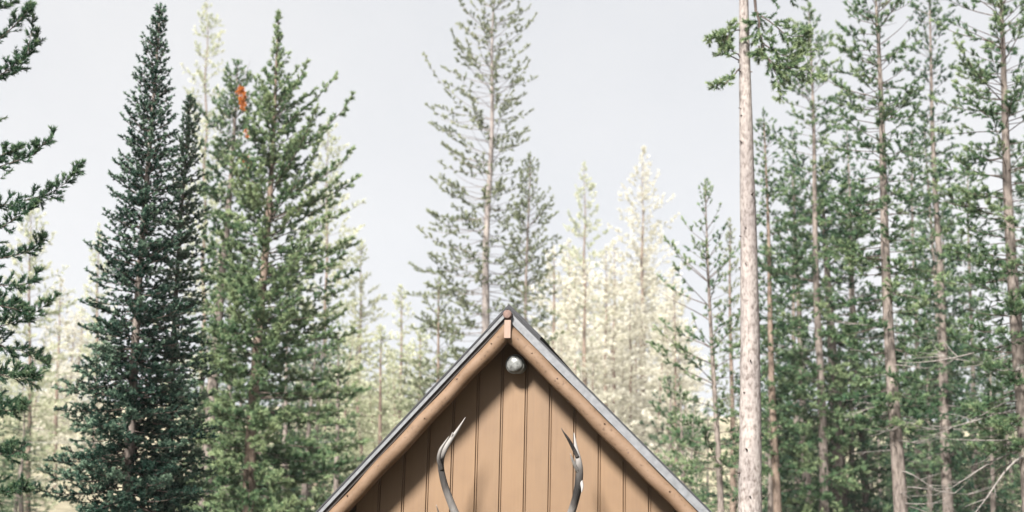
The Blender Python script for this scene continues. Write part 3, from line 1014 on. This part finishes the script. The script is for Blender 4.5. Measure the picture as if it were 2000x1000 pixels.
# ---- trees farther back: (label, kind of tree, Y, x, top y, lower x, widest reach px, seed)
FAR = [
    ('ghostly pale pine bleached towards the sky tone behind the fir spire', 'pale', 150, 405, -30, 392, 70, 51),
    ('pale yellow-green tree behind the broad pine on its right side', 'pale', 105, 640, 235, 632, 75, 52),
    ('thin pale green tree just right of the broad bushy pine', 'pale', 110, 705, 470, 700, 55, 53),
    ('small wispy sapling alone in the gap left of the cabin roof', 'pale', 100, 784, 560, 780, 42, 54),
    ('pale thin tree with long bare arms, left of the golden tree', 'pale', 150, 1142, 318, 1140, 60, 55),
    ('large bleached cream-gold tree between cabin roof and right pines', 'gold', 165, 1256, 288, 1250, 74, 56),
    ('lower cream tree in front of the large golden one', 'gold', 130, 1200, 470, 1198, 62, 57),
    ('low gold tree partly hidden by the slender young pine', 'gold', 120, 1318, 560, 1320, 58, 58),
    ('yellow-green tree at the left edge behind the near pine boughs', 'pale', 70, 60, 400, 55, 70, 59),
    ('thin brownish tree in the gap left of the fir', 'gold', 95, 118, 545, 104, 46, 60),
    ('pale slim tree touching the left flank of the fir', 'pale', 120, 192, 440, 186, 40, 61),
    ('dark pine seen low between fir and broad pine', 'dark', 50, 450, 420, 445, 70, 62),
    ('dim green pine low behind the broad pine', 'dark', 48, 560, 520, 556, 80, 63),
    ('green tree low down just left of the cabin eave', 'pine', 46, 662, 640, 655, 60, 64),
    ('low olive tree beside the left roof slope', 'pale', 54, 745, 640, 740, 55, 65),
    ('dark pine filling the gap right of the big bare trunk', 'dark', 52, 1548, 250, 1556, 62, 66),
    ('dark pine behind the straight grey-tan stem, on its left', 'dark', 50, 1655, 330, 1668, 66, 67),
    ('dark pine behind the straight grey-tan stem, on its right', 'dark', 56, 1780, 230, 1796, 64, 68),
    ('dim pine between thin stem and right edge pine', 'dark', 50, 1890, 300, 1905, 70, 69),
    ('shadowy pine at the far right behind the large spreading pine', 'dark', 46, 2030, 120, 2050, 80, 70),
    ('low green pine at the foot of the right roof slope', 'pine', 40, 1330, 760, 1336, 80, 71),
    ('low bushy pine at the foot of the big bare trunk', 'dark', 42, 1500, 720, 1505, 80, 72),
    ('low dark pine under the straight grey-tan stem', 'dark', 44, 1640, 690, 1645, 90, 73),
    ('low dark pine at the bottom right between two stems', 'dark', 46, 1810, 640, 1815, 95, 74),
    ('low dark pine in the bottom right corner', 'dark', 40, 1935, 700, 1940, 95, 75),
    ('olive tree behind the slender young pine', 'olive', 58, 1425, 430, 1432, 50, 76),
    ('olive bushy pine low behind the cabin, left of its ridge', 'olive', 56, 858, 545, 852, 92, 77),
]
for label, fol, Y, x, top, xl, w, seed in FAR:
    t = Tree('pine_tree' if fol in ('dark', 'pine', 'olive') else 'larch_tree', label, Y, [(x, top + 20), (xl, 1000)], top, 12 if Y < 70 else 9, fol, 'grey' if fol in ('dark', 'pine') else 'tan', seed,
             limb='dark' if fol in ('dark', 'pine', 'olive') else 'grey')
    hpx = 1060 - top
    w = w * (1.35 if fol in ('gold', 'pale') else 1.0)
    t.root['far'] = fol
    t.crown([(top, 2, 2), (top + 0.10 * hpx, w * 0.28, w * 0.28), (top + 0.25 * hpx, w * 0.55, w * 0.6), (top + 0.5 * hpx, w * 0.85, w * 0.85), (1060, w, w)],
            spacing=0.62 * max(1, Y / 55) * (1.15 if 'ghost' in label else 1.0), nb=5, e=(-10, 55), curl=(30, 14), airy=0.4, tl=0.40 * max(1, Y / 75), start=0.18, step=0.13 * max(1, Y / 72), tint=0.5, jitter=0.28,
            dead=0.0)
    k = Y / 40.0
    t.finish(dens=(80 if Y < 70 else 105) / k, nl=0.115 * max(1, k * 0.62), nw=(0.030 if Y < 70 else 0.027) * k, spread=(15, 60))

# ---- the woods behind: copies of those trees, each a tree of its own
def proto(kind):
    return [o for o in bpy.data.objects if o.parent is None and o.get('category') == 'tree' and o.get('far') == kind]


hr = random.Random(5)
PROTO = {'gold': proto('gold'), 'pale': proto('pale'), 'dark': proto('dark')}
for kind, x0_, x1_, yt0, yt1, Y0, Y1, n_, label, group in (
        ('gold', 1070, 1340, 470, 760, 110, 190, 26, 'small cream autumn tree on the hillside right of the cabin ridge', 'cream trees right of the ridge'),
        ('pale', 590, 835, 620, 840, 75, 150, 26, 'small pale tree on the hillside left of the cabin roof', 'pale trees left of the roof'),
        ('gold', 70, 200, 600, 800, 105, 180, 9, 'small haze-pale autumn tree in the gap left of the fir', 'hazy trees left of the fir'),
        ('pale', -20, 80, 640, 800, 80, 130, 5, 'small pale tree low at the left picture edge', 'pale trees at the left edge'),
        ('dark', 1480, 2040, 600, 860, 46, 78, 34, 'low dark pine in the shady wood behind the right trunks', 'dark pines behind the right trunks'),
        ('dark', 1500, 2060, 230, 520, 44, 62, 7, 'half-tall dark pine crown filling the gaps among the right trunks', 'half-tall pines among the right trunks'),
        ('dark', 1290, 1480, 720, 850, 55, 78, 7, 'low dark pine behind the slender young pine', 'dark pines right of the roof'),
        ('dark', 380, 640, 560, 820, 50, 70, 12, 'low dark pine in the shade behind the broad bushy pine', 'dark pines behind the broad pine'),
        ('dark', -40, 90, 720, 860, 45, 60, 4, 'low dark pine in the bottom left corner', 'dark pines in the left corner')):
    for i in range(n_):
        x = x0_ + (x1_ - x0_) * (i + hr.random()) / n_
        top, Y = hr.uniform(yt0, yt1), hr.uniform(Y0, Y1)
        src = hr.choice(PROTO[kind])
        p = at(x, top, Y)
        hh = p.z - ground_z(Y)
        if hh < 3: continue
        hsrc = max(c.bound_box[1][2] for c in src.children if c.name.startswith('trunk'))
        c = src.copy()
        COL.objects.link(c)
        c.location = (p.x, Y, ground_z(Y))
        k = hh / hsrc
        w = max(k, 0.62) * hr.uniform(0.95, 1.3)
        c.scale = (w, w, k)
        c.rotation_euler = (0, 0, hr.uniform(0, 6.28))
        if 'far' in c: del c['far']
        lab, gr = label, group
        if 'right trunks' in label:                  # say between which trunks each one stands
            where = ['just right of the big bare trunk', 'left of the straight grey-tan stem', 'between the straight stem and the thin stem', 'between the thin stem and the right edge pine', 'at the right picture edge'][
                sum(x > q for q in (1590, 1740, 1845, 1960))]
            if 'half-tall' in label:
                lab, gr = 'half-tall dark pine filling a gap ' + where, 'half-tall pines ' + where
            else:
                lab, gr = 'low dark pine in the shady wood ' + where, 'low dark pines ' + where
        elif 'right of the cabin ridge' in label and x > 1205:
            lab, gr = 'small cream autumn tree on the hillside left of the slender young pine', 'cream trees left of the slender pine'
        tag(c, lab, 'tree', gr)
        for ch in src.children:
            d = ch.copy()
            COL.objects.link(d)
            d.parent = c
for o in bpy.data.objects:
    if 'far' in o: del o['far']
print('needles', TRIS)

# ------------------------------------------------------------------ wires
M_wire = mat_plain('pale_wire', (0.3, 0.3, 0.29), 0.5, var=0.05)
for (y0, y1, lab) in ((858, 862, 'lower pale overhead wire crossing behind the fir'), (726, 737, 'upper pale overhead wire crossing behind the fir')):
    a, b = at(-260, y0, 44), at(780, y1, 44)
    pts = []
    for i in range(25):
        u = i / 24
        p = a.lerp(b, u)
        p.z -= 0.10 * math.sin(math.pi * u)
        pts.append(p)
    o = MB().tube(pts, [0.0045] * 25, 6).build('overhead_wire', M_wire)
    tag(o, lab, 'wire', 'overhead wires')

# ------------------------------------------------------------------ haze
hz = MB().box((-310, -130, -1.2), (310, 310, 78.0)).build('haze', None)
m = bpy.data.materials.new('haze_air')
m.use_nodes = True
m.node_tree.nodes.clear()
ho = m.node_tree.nodes.new('ShaderNodeOutputMaterial')
hv = m.node_tree.nodes.new('ShaderNodeVolumePrincipled')
hv.inputs['Color'].default_value = (0.96, 0.97, 1.0, 1)
hv.inputs['Density'].default_value = 0.00022
m.node_tree.links.new(hv.outputs[0], ho.inputs['Volume'])
hz.data.materials.append(m)
tag(hz, kind='stuff')
